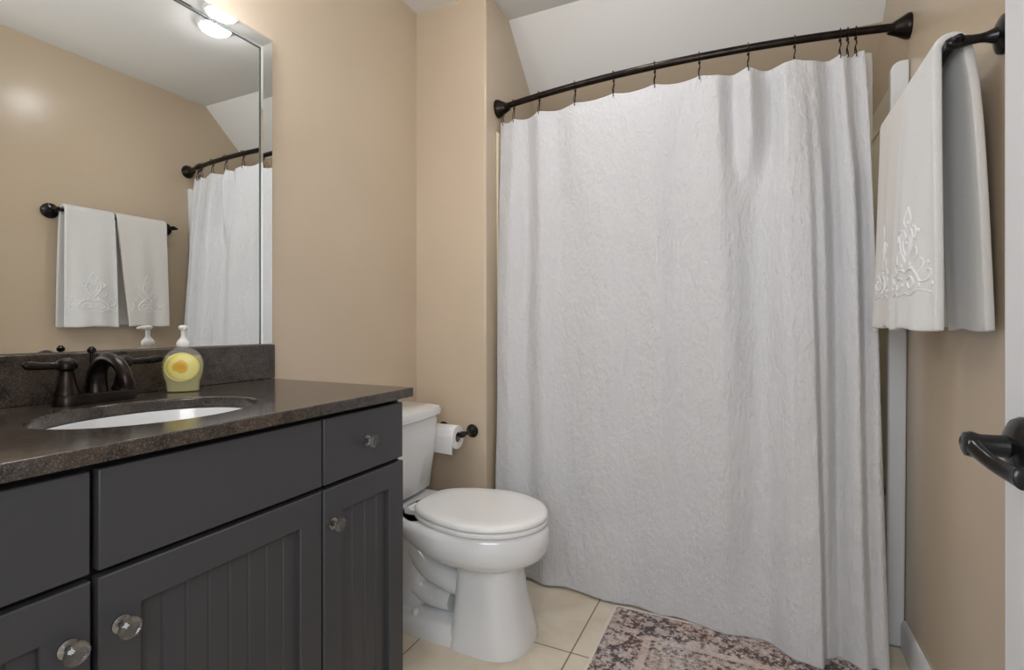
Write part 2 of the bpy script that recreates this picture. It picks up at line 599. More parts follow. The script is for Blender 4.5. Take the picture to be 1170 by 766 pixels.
# ------------------------------------------------------------------ vanity
YV0, YV1, XF = -0.045, 1.078, -0.822
ZT = 0.852
t = thing('vanity_cabinet', 'charcoal painted bathroom vanity with beadboard doors under the granite countertop', 'cabinet', ((XL + XF) / 2, (YV0 + YV1) / 2, 0))
bm = B()
box(bm, XL + 0.002, XF - 0.020, YV0, YV1, 0.10, 0.70)
box(bm, XL + 0.002, XL + 0.025, YV0, YV1, 0.70, 0.860)
box(bm, XF - 0.045, XF - 0.020, YV0, YV1, 0.70, 0.860)
box(bm, XL + 0.025, XF - 0.045, YV1 - 0.02, YV1, 0.70, 0.860)
box(bm, XL + 0.025, XF - 0.045, YV0, YV0 + 0.02, 0.70, 0.860)
box(bm, XL + 0.002, XF - 0.085, YV0, YV1 - 0.005, 0.0, 0.10)
mk('carcass', bm, M['cabdark'], t)
bm = B()
box(bm, XL + 0.002, XF - 0.021, YV1, YV1 + 0.004, 0.0, 0.858)
mk('side_panel', bm, M['cab'], t)


def knob(parent, y, z):
    p = Vector((XF, y, z))
    bm = B()
    lathe(bm, p, (1, 0, 0), [(0.0125, -0.001), (0.0125, 0.003), (0.006, 0.006), (0.0055, 0.012), (0.008, 0.017), (0.0115, 0.018)])
    k = mk('knob', bm, M['nickel'], parent)
    tag(k, 'round clear glass knob on a metal stem')
    bm = B()
    lathe(bm, p, (1, 0, 0), [(0.008, 0.0165), (0.0125, 0.0185), (0.0155, 0.0225), (0.0145, 0.027), (0.010, 0.031), (0.006, 0.0318)], n=12)
    mk('glass_head', bm, M['knob'], k, sharp=8)


def drawer(y0, y1, kn, name):
    bm = B()
    box(bm, XF - 0.019, XF, y0, y1, 0.706, 0.848)
    d = mk(name, bm, M['cab'], t, bevel=0.002)
    if kn: knob(d, (y0 + y1) / 2 - 0.004, 0.777)


def cab_door(y0, y1, ky, bead=0.0375, stile=0.056):
    z0, z1 = 0.115, 0.696
    bm = B()
    g = 0.0022
    yi0, yi1, zi0, zi1 = y0 + stile, y1 - stile, z0 + 0.06, z1 - 0.06
    def rect(a, b, c, d, x): return [bm.verts.new(p) for p in ((x, a, c), (x, b, c), (x, b, d), (x, a, d))]
    R = [rect(y0, y1, z0, z1, XF - 0.019), rect(y0, y1, z0, z1, XF - g), rect(y0 + g, y1 - g, z0 + g, z1 - g, XF),
         rect(yi0 - g, yi1 + g, zi0 - g, zi1 + g, XF), rect(yi0, yi1, zi0, zi1, XF - g), rect(yi0, yi1, zi0, zi1, XF - 0.019)]
    for a_, b_ in zip(R, R[1:] + R[:1]):
        for i in range(4):
            bm.faces.new((a_[i], a_[(i + 1) % 4], b_[(i + 1) % 4], b_[i]))
    d = mk('door', bm, M['cab'], t, sharp=30)
    # beadboard: one corrugated sheet
    bm = B()
    a, b = y0 + stile - 0.003, y1 - stile + 0.003
    n = max(2, round((b - a) / bead))
    pr = []
    xs = XF - 0.012
    for i in range(n):
        ya, yb = a + (b - a) * i / n, a + (b - a) * (i + 1) / n
        pr += [(ya + 0.0002, xs - 0.003), (ya + 0.0018, xs - 0.0028), (ya + 0.0042, xs), (yb - 0.0016, xs), (yb - 0.0002, xs - 0.003)]
    loft(bm, [[(x, y, zz_) for y, x in pr] for zz_ in (z0 + 0.055, z1 - 0.055)], close=False, cap0=False, cap1=False)
    mk('beadboard_panel', bm, M['cab'], d, sharp=25)
    knob(d, ky, 0.619)


drawer(0.806, YV1 - 0.003, True, 'drawer')
drawer(0.394, 0.800, False, 'false_drawer_front')
drawer(YV0 + 0.004, 0.384, False, 'false_drawer_front')
cab_door(0.806, YV1, 0.829)
cab_door(0.394, 0.800, 0.421)
cab_door(YV0 + 0.004, 0.385, 0.358)

# countertop with an oval opening for the sink
YC1 = 1.095
ct = thing('countertop', 'dark brown speckled granite vanity countertop with backsplash and oval sink cutout', 'countertop', ((XL - 0.80) / 2, (YV0 + YC1) / 2, 0.86))
SX, SY, SA, SB = -1.045, 0.595, 0.150, 0.188
bm = B()
NS = 64
def sink_pt(k, f=1.0, z=0.0):
    a = 2 * PI * k / NS
    return (SX + SA * f * math.cos(a), SY + SB * f * math.sin(a), z)
x0, x1, y0, y1 = XL + 0.001, -0.802, YV0, YC1
def outer_pt(k, z):
    a = 2 * PI * k / NS
    c, s_ = math.cos(a), math.sin(a)
    tt = min([((x1 if c > 0 else x0) - SX) / c if abs(c) > 1e-6 else 1e9, ((y1 if s_ > 0 else y0) - SY) / s_ if abs(s_) > 1e-6 else 1e9])
    return [SX + tt * c, SY + tt * s_, z]
def outer_ring(z):
    P = [outer_pt(k, z) for k in range(NS)]
    for cxx, cyy in ((x0, y0), (x0, y1), (x1, y0), (x1, y1)):
        j = min(range(NS), key=lambda i: (P[i][0] - cxx) ** 2 + (P[i][1] - cyy) ** 2)
        P[j] = [cxx, cyy, z]
    return P
zb, zt_ = 0.861, 0.885
rg = [outer_ring(zb), outer_ring(zt_), [sink_pt(k, 1.02, zt_) for k in range(NS)], [sink_pt(k, 1.0, zt_ - 0.003) for k in range(NS)], [sink_pt(k, 1.0, zb) for k in range(NS)]]
R = [[bm.verts.new(p) for p in r] for r in rg]
for a, b in zip(R, R[1:] + R[:1]):
    for i in range(NS):
        j = (i + 1) % NS
        bm.faces.new((a[i], a[j], b[j], b[i]))
mk('slab', bm, M['granite'], ct, sharp=30, bevel=0.0045, seg=3)
bm = B()
box(bm, XL + 0.001, XL + 0.021, YV0, 1.105, 0.885, 0.988)
mk('backsplash', bm, M['granite'], ct, bevel=0.002)

# sink
sk = thing('sink', 'white oval undermount sink set in the granite countertop', 'sink', (SX, SY, 0.72))
bm = B()
rings = [[sink_pt(k, f_, z_) for k in range(NS)] for f_, z_ in ((1.10, 0.8595), (1.0, 0.8595), (0.985, 0.845), (0.95, 0.80), (0.86, 0.755), (0.68, 0.73), (0.4, 0.722), (0.12, 0.72), (0.12, 0.71), (0.7, 0.715), (0.9, 0.745), (1.0, 0.80), (1.05, 0.845), (1.10, 0.85))]
R = [[bm.verts.new(p) for p in r] for r in rings]
for a, b in zip(R, R[1:] + R[:1]):
    for i in range(NS):
        j = (i + 1) % NS
        bm.faces.new((a[i], a[j], b[j], b[i]))
mk('basin', bm, M['porc'], sk)
bm = B()
lathe(bm, (SX, SY, 0.716), (0, 0, 1), [(0.02, 0), (0.023, 0.006), (0.018, 0.009), (0.012, 0.007)])
mk('drain', bm, M['drain'], sk)

# faucet
FX, FY, FZ = -1.262, 0.60, 0.8852
fc = thing('faucet', 'oil rubbed bronze two handle faucet on the countertop behind the sink', 'faucet', (FX, FY, FZ))
bm = B()
def oblong(hx, hy, z, n=10):
    out = []
    for sgn, a0 in ((1, 0), (-1, PI)):
        for k in range(n + 1):
            a = a0 + PI * k / n
            out.append((FX + hx * math.cos(a), FY + sgn * (hy - hx) + hx * math.sin(a), z))
    return out
loft(bm, [oblong(0.026, 0.076, FZ), oblong(0.026, 0.076, FZ + 0.016), oblong(0.023, 0.073, FZ + 0.021), oblong(0.017, 0.067, FZ + 0.022)])
mk('base_plate', bm, M['bronze'], fc)
for sgn in (-1, 1):
    hy_ = FY + sgn * 0.052
    bm = B()
    lathe(bm, (FX, hy_, FZ + 0.019), (0, 0, 1), [(0.022, 0), (0.0225, 0.006), (0.019, 0.014), (0.0145, 0.035), (0.0115, 0.05), (0.014, 0.053), (0.018, 0.056), (0.019, 0.064), (0.0165, 0.071), (0.010, 0.076), (0.004, 0.078)])
    pts = [(FX, hy_, FZ + 0.081), (FX + 0.004, hy_ + sgn * 0.02, FZ + 0.082), (FX + 0.010, hy_ + sgn * 0.045, FZ + 0.083), (FX + 0.014, hy_ + sgn * 0.062, FZ + 0.085), (FX + 0.016, hy_ + sgn * 0.07, FZ + 0.086), (FX + 0.017, hy_ + sgn * 0.075, FZ + 0.086)]
    tube(bm, pts, [0.008, 0.007, 0.0075, 0.009, 0.008, 0.003], 12)
    mk('handle', bm, M['bronze'], fc)
bm = B()
pts = spline([(FX, FY, FZ + 0.018), (FX, FY, FZ + 0.045), (FX + 0.010, FY, FZ + 0.072), (FX + 0.04, FY, FZ + 0.092), (FX + 0.078, FY, FZ + 0.086), (FX + 0.104, FY, FZ + 0.064), (FX + 0.110, FY, FZ + 0.044)], 6)
n = len(pts)
tube(bm, pts, [0.021 - 0.0085 * min(1, i / (n * 0.6)) for i in range(n)], 16)
lathe(bm, (FX + 0.110, FY, FZ + 0.052), (0.1, 0, -1), [(0.014, 0), (0.0145, 0.012), (0.012, 0.018)])
mk('spout', bm, M['bronze'], fc)
bm = B()
lathe(bm, (FX - 0.018, FY, FZ + 0.018), (0, 0, 1), [(0.003, 0), (0.003, 0.085), (0.0075, 0.088), (0.008, 0.094), (0.003, 0.1)])
mk('lift_rod', bm, M['bronze'], fc)

# soap bottle
SBX, SBY, SBZ = -1.270, 0.788, 0.8855
sb = thing('soap_bottle', 'clear pump bottle of yellow hand soap with lemon label beside the faucet', 'soap dispenser', (SBX, SBY, SBZ))
ang = math.radians(-40)     # label faces the doorway
def bott(z, hw, hd, n=36):
    out = []
    for k in range(n):
        a = 2 * PI * k / n
        c, s_ = math.cos(a), math.sin(a)
        px = hd * math.copysign(abs(c) ** 0.85, c)
        py = hw * math.copysign(abs(s_) ** 0.85, s_)
        out.append((SBX + px * math.cos(ang) - py * math.sin(ang), SBY + px * math.sin(ang) + py * math.cos(ang), SBZ + z))
    return out
BP = [(0.0, 0.031, 0.020), (0.002, 0.035, 0.023), (0.012, 0.0355, 0.024), (0.024, 0.037, 0.025), (0.04, 0.042, 0.027), (0.058, 0.0445, 0.028), (0.074, 0.0435, 0.028), (0.088, 0.038, 0.026), (0.099, 0.028, 0.021), (0.106, 0.017, 0.016), (0.110, 0.0135, 0.0135), (0.114, 0.0125, 0.0125)]
bm = B()
loft(bm, [bott(z, a, b) for z, a, b in BP])
mk('bottle', bm, M['clear'], sb)
bm = B()
loft(bm, [bott(z + (0.003 if i == 0 else 0), a - 0.002, b - 0.002) for i, (z, a, b) in enumerate(BP[:8])])
mk('liquid_soap', bm, M['soap'], sb)
bm = B()
NL = 30
cfront, rim_ = [], []
def lab(py, pz, off):
    hw, hd = lerp1(pz, [(z, a) for z, a, b in BP]), lerp1(pz, [(z, b) for z, a, b in BP])
    s_ = min(1, abs(py) / hw) ** (1 / 0.85)
    px = hd * max(0, 1 - s_ * s_) ** 0.425 + off
    return (SBX + px * math.cos(ang) - py * math.sin(ang), SBY + px * math.sin(ang) + py * math.cos(ang), SBZ + pz)
rings = []
for fr in (1.0, 0.75, 0.5, 0.25, 0.02):
    rings.append([lab(0.037 * fr * math.cos(2 * PI * k / NL), 0.061 + 0.035 * fr * math.sin(2 * PI * k / NL), 0.0012) for k in range(NL)])
loft(bm, rings, True, False, True)
mk('label', bm, M['label'], sb)
bm = B()
lathe(bm, (SBX, SBY, SBZ + 0.110), (0, 0, 1), [(0.0135, 0), (0.0145, 0.002), (0.0145, 0.010), (0.011, 0.016), (0.0065, 0.021), (0.005, 0.026), (0.005, 0.040), (0.0095, 0.043), (0.0105, 0.048), (0.008, 0.052), (0.003, 0.053)])
tube(bm, [(SBX, SBY, SBZ + 0.157), (SBX + 0.013, SBY - 0.007, SBZ + 0.157), (SBX + 0.023, SBY - 0.012, SBZ + 0.154)], [0.0055, 0.0045, 0.0035], 10)
mk('pump', bm, M['pump'], sb)

# mirror
MY0, MY1, MZ0, MZ1, FW = 0.03, 1.108, 0.991, 1.932, 0.046
mr = thing('wall_mirror', 'large wall mirror bordered by narrow mirrored strips above the granite backsplash', 'mirror', (XL, (MY0 + MY1) / 2, MZ0))
bm = B()
box(bm, XL + 0.001, XL + 0.007, MY0 + FW, MY1 - FW, MZ0, MZ1 - FW)
mk('glass', bm, M['mirror'], mr)
def strip(a, b, outdir):
    """mirrored border bar from a to b on the wall; outdir = outward (y,z); tilted face with a narrow bevel"""
    bm = B()
    (ya, za), (yb, zb_) = a, b
    oy, oz = outdir
    pr = [(0.0, 0.001), (0.0, 0.009), (0.006, 0.0125), (FW - 0.008, 0.0135), (FW, 0.007), (FW, 0.001)]
    rings = []
    for (y, z), e_ in ((a, 0), (b, 1)):
        r_ = []
        for o_, h in pr:
            yy, zz_ = y + oy * o_, z + oz * o_
            if e_ == miter[0]:
                yy += miter[1] * o_
                zz_ += miter[2] * o_
            if e_ == miter2[0]:
                yy += miter2[1] * o_
                zz_ += miter2[2] * o_
            r_.append((XL + h, yy, zz_))
        rings.append(r_)
    loft(bm, rings)
    s = mk('frame_strip', bm, M['mirror'], mr, sharp=3)
    return s
miter, miter2 = (1, 0, 1), (9, 0, 0)
strip((MY1 - FW + 0.0005, MZ0), (MY1 - FW + 0.0005, MZ1 - FW + 0.0005), (1, 0))
strip((MY0 + FW - 0.0005, MZ0), (MY0 + FW - 0.0005, MZ1 - FW + 0.0005), (-1, 0))
miter, miter2 = (0, -1, 0), (1, 1, 0)
strip((MY0 + FW - 0.0005, MZ1 - FW + 0.0005), (MY1 - FW + 0.0005, MZ1 - FW + 0.0005), (0, 1))
bm = B()
for q in ((MY1 - FW - 0.0012, MY1 - FW + 0.0018, MZ0, MZ1 - FW), (MY0 + FW - 0.0018, MY0 + FW + 0.0012, MZ0, MZ1 - FW), (MY0 + FW, MY1 - FW, MZ1 - FW - 0.0012, MZ1 - FW + 0.0018)):
    box(bm, XL + 0.0065, XL + 0.0098, *q)
mk('glass_edge', bm, M['medge'], mr)

# ------------------------------------------------------------------ toilet
TX, TY = XL, 1.53
tl = thing('toilet', 'white two piece toilet with closed lid between the vanity and the shower curtain', 'toilet', (TX + 0.45, TY, 0))


def egg(xb, xf, hw, z, n=48, xc=None, pb=2.0, pf=2.0):
    """plan outline: xb/xf distances from the wall, widest at xc"""
    xc = xc if xc is not None else xb + (xf - xb) * 0.45
    out = []
    for k in range(n):
        a = 2 * PI * k / n
        c, s_ = math.cos(a), math.sin(a)
        p = pf if c > 0 else pb
        ex = 2.0 / p
        rx = (xf - xc) if c > 0 else (xc - xb)
        out.append((TX + xc + rx * math.copysign(abs(c) ** ex, c), TY + hw * math.copysign(abs(s_) ** ex, s_), z))
    return out


bm = B()
loft(bm, [egg(0.22, 0.722, 0.155, 0.392, pb=2.6), egg(0.21, 0.744, 0.178, 0.388, pb=2.6), egg(0.21, 0.752, 0.186, 0.372, pb=2.6), egg(0.22, 0.754, 0.188, 0.345, pb=2.5),
          egg(0.26, 0.750, 0.183, 0.318, pb=2.4), egg(0.31, 0.738, 0.170, 0.295, pb=2.4), egg(0.36, 0.712, 0.148, 0.277, pb=2.6), egg(0.41, 0.680, 0.122, 0.265, pb=3),
          egg(0.455, 0.658, 0.106, 0.252, pb=4), egg(0.46, 0.658, 0.106, 0.22, pb=5, pf=2.5), egg(0.455, 0.668, 0.112, 0.15, pb=5, pf=2.6), egg(0.45, 0.686, 0.124, 0.07, pb=5, pf=2.7),
          egg(0.44, 0.702, 0.134, 0.015, pb=5, pf=2.7), egg(0.44, 0.702, 0.134, 0.0, pb=5, pf=2.7)])
# foot and trapway
loft(bm, [egg(0.14, 0.62, 0.128, 0.0, pb=4, pf=3), egg(0.14, 0.62, 0.128, 0.03, pb=4, pf=3), egg(0.15, 0.58, 0.112, 0.052, pb=4, pf=3), egg(0.17, 0.55, 0.095, 0.060, pb=4, pf=3)])
loft(bm, [egg(0.15, 0.30, 0.075, 0.05, pb=4, pf=3), egg(0.13, 0.32, 0.075, 0.20, pb=4, pf=3), egg(0.08, 0.34, 0.10, 0.33, pb=4, pf=3), egg(0.05, 0.36, 0.158, 0.375, pb=5, pf=4), egg(0.05, 0.36, 0.160, 0.392, pb=5, pf=4)])
tube(bm, spline([(TX + 0.24, TY, 0.34), (TX + 0.27, TY, 0.27), (TX + 0.33, TY, 0.205), (TX + 0.42, TY, 0.175), (TX + 0.48, TY, 0.17)], 6), 0.085, 20, 1.0, 0.62)
tube(bm, spline([(TX + 0.42, TY, 0.10), (TX + 0.34, TY, 0.10), (TX + 0.27, TY, 0.12), (TX + 0.2, TY, 0.10), (TX + 0.17, TY, 0.05)], 6), 0.072, 20, 1.0, 0.62)
mk('bowl', bm, M['porc'], tl, sharp=60, recalc=True)
for sgn in (-1, 1):
    bm = B()
    lathe(bm, (TX + 0.305, TY + sgn * 0.092, 0.056), (0, 0, 1), [(0.014, 0), (0.014, 0.008), (0.009, 0.016), (0.002, 0.018)])
    mk('bolt_cap', bm, M['seat'], tl)


def rrect(x0, x1, hy, r, z, bow=0.0, n=5):
    out = []
    for (cx_, cy_, a0) in ((x1 - r, hy - r, 0), (x0 + r, hy - r, PI / 2), (x0 + r, -hy + r, PI), (x1 - r, -hy + r, 1.5 * PI)):
        for k in range(n + 1):
            a = a0 + k * PI / 2 / n
            x, y = cx_ + r * math.cos(a), cy_ + r * math.sin(a)
            out.append((x, y))
    # add points along the bowed front
    res = []
    N = len(out)
    for i in range(N):
        res.append(out[i])
        if i == N - 1:
            (xa, ya), (xb_, yb_) = out[-1], out[0]
            for k in range(1, 12):
                f_ = k / 12
                res.append((xa + (xb_ - xa) * f_, ya + (yb_ - ya) * f_))
    fin = []
    for x, y in res:
        fr = max(0, (x - x0) / (x1 - x0))
        fin.append((TX + x + bow * fr * (1 - (y / hy) ** 2), TY + y, z))
    return fin


bm = B()
loft(bm, [rrect(0.03, 0.165, 0.175, 0.03, 0.394, 0.012), rrect(0.022, 0.185, 0.184, 0.03, 0.41, 0.018), rrect(0.015, 0.200, 0.194, 0.03, 0.55, 0.022), rrect(0.012, 0.208, 0.201, 0.03, 0.672, 0.024), rrect(0.016, 0.204, 0.197, 0.03, 0.690, 0.024)])
mk('tank', bm, M['porc'], tl, sharp=50)
bm = B()
loft(bm, [rrect(0.012, 0.212, 0.204, 0.03, 0.690, 0.024), rrect(0.006, 0.220, 0.211, 0.034, 0.696, 0.026), rrect(0.006, 0.222, 0.213, 0.036, 0.714, 0.026), rrect(0.010, 0.216, 0.207, 0.036, 0.727, 0.026), rrect(0.03, 0.190, 0.182, 0.03, 0.732, 0.022)])
mk('tank_lid', bm, M['porc'], tl, sharp=50)
bm = B()
tube(bm, [(TX + 0.215, TY - 0.165, 0.655), (TX + 0.236, TY - 0.165, 0.655)], 0.012, 14)
tube(bm, [(TX + 0.234, TY - 0.172, 0.655), (TX + 0.24, TY - 0.14, 0.653), (TX + 0.242, TY - 0.105, 0.648)], [0.006, 0.006, 0.008], 10)
mk('flush_handle', bm, M['nickel'], tl)


def seat_out(z, g=0.0, xf=0.746):
    out = []
    n = 56
    for k in range(n):
        a = 2 * PI * k / n
        c, s_ = math.cos(a), math.sin(a)
        if c > 0:
            x = 0.525 + (xf - 0.525 - g) * c
            y = (0.184 - g) * s_
        else:
            x = 0.525 + (0.525 - 0.285 - g) * math.copysign(abs(c) ** 0.62, c)
            back = (0.525 - x) / 0.24
            y = math.copysign(abs(s_) ** 0.5, s_) * ((0.184 - g) - 0.05 * max(0, back) ** 1.3)
        out.append((TX + x, TY + y, z))
    return out


bm = B()
R0 = [seat_out(0.3935, 0.003), seat_out(0.3965, 0), seat_out(0.404, 0.0), seat_out(0.408, 0.005), seat_out(0.408, 0.055), seat_out(0.3935, 0.06)]
R = [[bm.verts.new(p) for p in r] for r in R0]
for a, b in zip(R, R[1:] + R[:1]):
    for i in range(len(a)):
        j = (i + 1) % len(a)
        bm.faces.new((a[i], a[j], b[j], b[i]))
mk('seat', bm, M['seat'], tl)
bm = B()
loft(bm, [seat_out(0.4128, 0.004), seat_out(0.4145, 0.0), seat_out(0.423, 0.0), seat_out(0.4295, 0.005), seat_out(0.4325, 0.016), seat_out(0.4315, 0.05), seat_out(0.4305, 0.09), seat_out(0.430, 0.13), seat_out(0.4297, 0.165)])
mk('lid', bm, M['seat'], tl)
for sgn in (-1, 1):
    bm = B()
    tube(bm, [(TX + 0.272, TY + sgn * 0.095, 0.405), (TX + 0.272, TY + sgn * 0.045, 0.405)], 0.0125, 14)
    box(bm, TX + 0.258, TX + 0.30, TY + sgn * 0.07 - 0.022, TY + sgn * 0.07 + 0.022, 0.3925, 0.408)
    mk('hinge', bm, M['seat'], tl)

# toilet paper holder and roll
PZ = 0.602
ph = thing('toilet_paper_holder', 'black two post toilet paper holder on the beige wall behind the toilet', 'toilet paper holder', (-1.135, YR, PZ))
PYB = YR - 0.085
for px in (-1.205, -1.063):
    bm = B()
    lathe(bm, (px, YR, PZ), (0, -1, 0), [(0.027, 0), (0.028, 0.004), (0.024, 0.010), (0.015, 0.016), (0.010, 0.022), (0.008, 0.04), (0.0085, 0.065), (0.012, 0.074), (0.0135, 0.085), (0.011, 0.096), (0.004, 0.100)])
    mk('post', bm, M['black'], ph)
bm = B()
tube(bm, [(-1.205, PYB, PZ), (-1.063, PYB, PZ)], 0.0075, 14)
mk('roller', bm, M['black'], ph)
bm = B()
RXa, RXb = -1.188, -1.082
ro = (RXa + RXb) / 2
RCZ = PZ - 0.012
def ring_yz(x, r, n=40):
    return [(x, PYB + r * math.cos(2 * PI * k / n), RCZ + r * math.sin(2 * PI * k / n)) for k in range(n)]
rgs = [ring_yz(RXa, 0.0205), ring_yz(RXa, 0.046), ring_yz(RXa + 0.002, 0.048), ring_yz(RXb - 0.002, 0.048), ring_yz(RXb, 0.046), ring_yz(RXb, 0.0205)]
R = [[bm.verts.new(p) for p in r] for r in rgs]
for a, b in zip(R, R[1:] + R[:1]):
    for i in range(40):
        j = (i + 1) % 40
        bm.faces.new((a[i], a[j], b[j], b[i]))
# loose end of the paper, hanging in front
yy = PYB - 0.0488
loft(bm, [[(RXa, yy, RCZ), (RXb, yy, RCZ), (RXb, yy - 0.001, RCZ), (RXa, yy - 0.001, RCZ)],
          [(RXa, yy - 0.001, RCZ - 0.03), (RXb, yy - 0.001, RCZ - 0.03), (RXb, yy - 0.002, RCZ - 0.03), (RXa, yy - 0.002, RCZ - 0.03)],
          [(RXa, yy + 0.002, RCZ - 0.058), (RXb, yy + 0.002, RCZ - 0.062), (RXb, yy + 0.001, RCZ - 0.062), (RXa, yy + 0.001, RCZ - 0.058)]])
rl = mk('toilet_paper_roll', bm, M['paper'], None, (ro, PYB, RCZ - 0.048))
tag(rl, 'white toilet paper roll hanging on the black holder beside the tank', 'toilet paper')
bm = B()
rgs = [ring_yz(RXa + 0.001, 0.0195), ring_yz(RXa + 0.001, 0.0205), ring_yz(RXb - 0.001, 0.0205), ring_yz(RXb - 0.001, 0.0195)]
R = [[bm.verts.new(p) for p in r] for r in rgs]
for a, b in zip(R, R[1:] + R[:1]):
    for i in range(40):
        j = (i + 1) % 40
        bm.faces.new((a[i], a[j], b[j], b[i]))
mk('cardboard_core', bm, M['card'], rl)

# ------------------------------------------------------------------ shower rod, hooks, curtain
ZR, YR0, BOW = 1.988, 1.972, 0.085
XM, XH = (XO + XR) / 2, (XR - XO) / 2
yrod = lambda x: YR0 - BOW * (1 - ((x - XM) / XH) ** 2)
rt = thing('curtain_rod', 'curved oil rubbed bronze shower rod above the white curtain', 'curtain rod', (XM, YR0, ZR))
bm = B()
xs = [XO + 0.012 + (XR - XO - 0.024) * k / 48 for k in range(49)]
tube(bm, [(x, yrod(x), ZR) for x in xs], 0.0125, 16)
mk('rod', bm, M['bronze'], rt)
for xw, sg in ((XO, 1), (XR, -1)):
    sl = 2 * BOW / XH
    ax = Vector((sg, -sl * 1.0, 0)).normalized()
    bm = B()
    lathe(bm, (xw, YR0, ZR), (sg, 0, 0), [(0.038, 0.0005), (0.039, 0.006), (0.036, 0.014), (0.028, 0.028), (0.021, 0.042), (0.0165, 0.052), (0.0145, 0.058)])
    mk('flange', bm, M['bronze'], rt)


def u2x(u, f=yrod):
    tt = (u - 585) / 580
    k = (0.9045 * tt - 0.4266) / (0.4266 * tt + 0.9045)
    x = k * 1.9
    for _ in range(6):
        x = k * f(x)
    return x


HU = [576, 587, 616, 657, 701, 748, 799, 855, 908, 960, 968.5, 978]
HXs = [u2x(u) for u in HU]
HXs[0] = XO + 0.032
ords = ['first', 'second', 'third', 'fourth', 'fifth', 'sixth', 'seventh', 'eighth', 'ninth', 'tenth', 'eleventh', 'last']
proto = None
for i, x in enumerate(HXs):
    if i < 9:
        lab_ = '%s dark metal curtain hook counted from the left end of the shower rod' % ords[i]
    else:
        lab_ = '%s of three dark metal hooks bunched together at the right end of the curtain' % ('left one', 'middle one', 'right one')[i - 9]
    loc = (x, yrod(x), ZR)
    if proto is None:
        proto = thing('curtain_hook', lab_, 'curtain hook', loc, 'curtain hooks on the shower rod')
        bm = B()
        X0, Y0, Z0 = loc
        pts = [(X0, Y0 + 0.0162 * math.cos(a), Z0 + 0.0162 * math.sin(a)) for a in [math.radians(-75 + k * 330 / 24) for k in range(25)]]
        tube(bm, pts, 0.0016, 8)
        lathe(bm, (X0, Y0 + 0.004, Z0 - 0.016), (0, 0, -1), [(0.0012, -0.003), (0.0042, 0), (0.0048, 0.004), (0.003, 0.008), (0.001, 0.009)], 10)
        mk('ring', bm, M['bronze'], proto)
        bm = B()
        for sy_ in (-1, 1):
            pts = spline([(X0, Y0 + 0.004, Z0 - 0.022), (X0 + 0.002, Y0 + sy_ * 0.004, Z0 - 0.034), (X0 - 0.002, Y0 + sy_ * 0.007, Z0 - 0.05), (X0, Y0 + sy_ * 0.0095, Z0 - 0.068), (X0 + 0.001, Y0 + sy_ * 0.0075, Z0 - 0.078), (X0, Y0 + sy_ * 0.004, Z0 - 0.079)], 5)
            tube(bm, pts, 0.0017, 8)
        mk('double_hook', bm, M['bronze'], proto)
        kids = list(proto.children)
    else:
        c = proto.copy()
        COL.objects.link(c)
        c.location = loc
        c['label'] = lab_
        for ch in kids:
            d = ch.copy()
            COL.objects.link(d)
            d.parent = c

FOLD = [(567, 0.0), (585, -0.016), (602, 0.020), (620, -0.014), (641, 0.018), (690, -0.006), (718, 0.010), (745, -0.006), (768, 0.012), (815, -0.022), (858, 0.028), (895, -0.026), (930, -0.020), (945, 0.032), (966, -0.020), (976, 0.010), (988, -0.018), (1000, 0.004)]
TOPF = [(567, 0.0), (587, -0.006), (601, 0.010), (616, -0.010), (636, 0.010), (657, -0.006), (701, -0.004), (748, -0.006), (790, 0.002), (818, -0.004), (836, 0.032), (855, -0.020), (876, 0.046), (898, -0.012), (925, -0.004), (948, 0.022), (962, -0.010), (973, 0.012), (984, -0.012)]
FOLDX = [(u2x(u), v) for u, v in FOLD]
TOPX = [(u2x(u), v) for u, v in TOPF]
YBOT = [(-0.985, 1.915), (-0.835, 1.898), (-0.47, 1.886), (-0.16, 1.866), (0.055, 1.842), (0.14, 1.812), (0.195, 1.80), (0.216, 1.86), (0.27, 1.84), (0.345, 1.85), (0.39, 1.875)]
CXL = XO + 0.018
NX, NZ = 470, 430


def ztop(x):
    z = ZR - 0.066
    for a, b in zip(HXs[:-1], HXs[1:]):
        if a <= x <= b and b - a > 0.02:
            tt = (x - a) / (b - a)
            z -= 0.011 * math.sin(PI * tt) ** 0.8
    return z


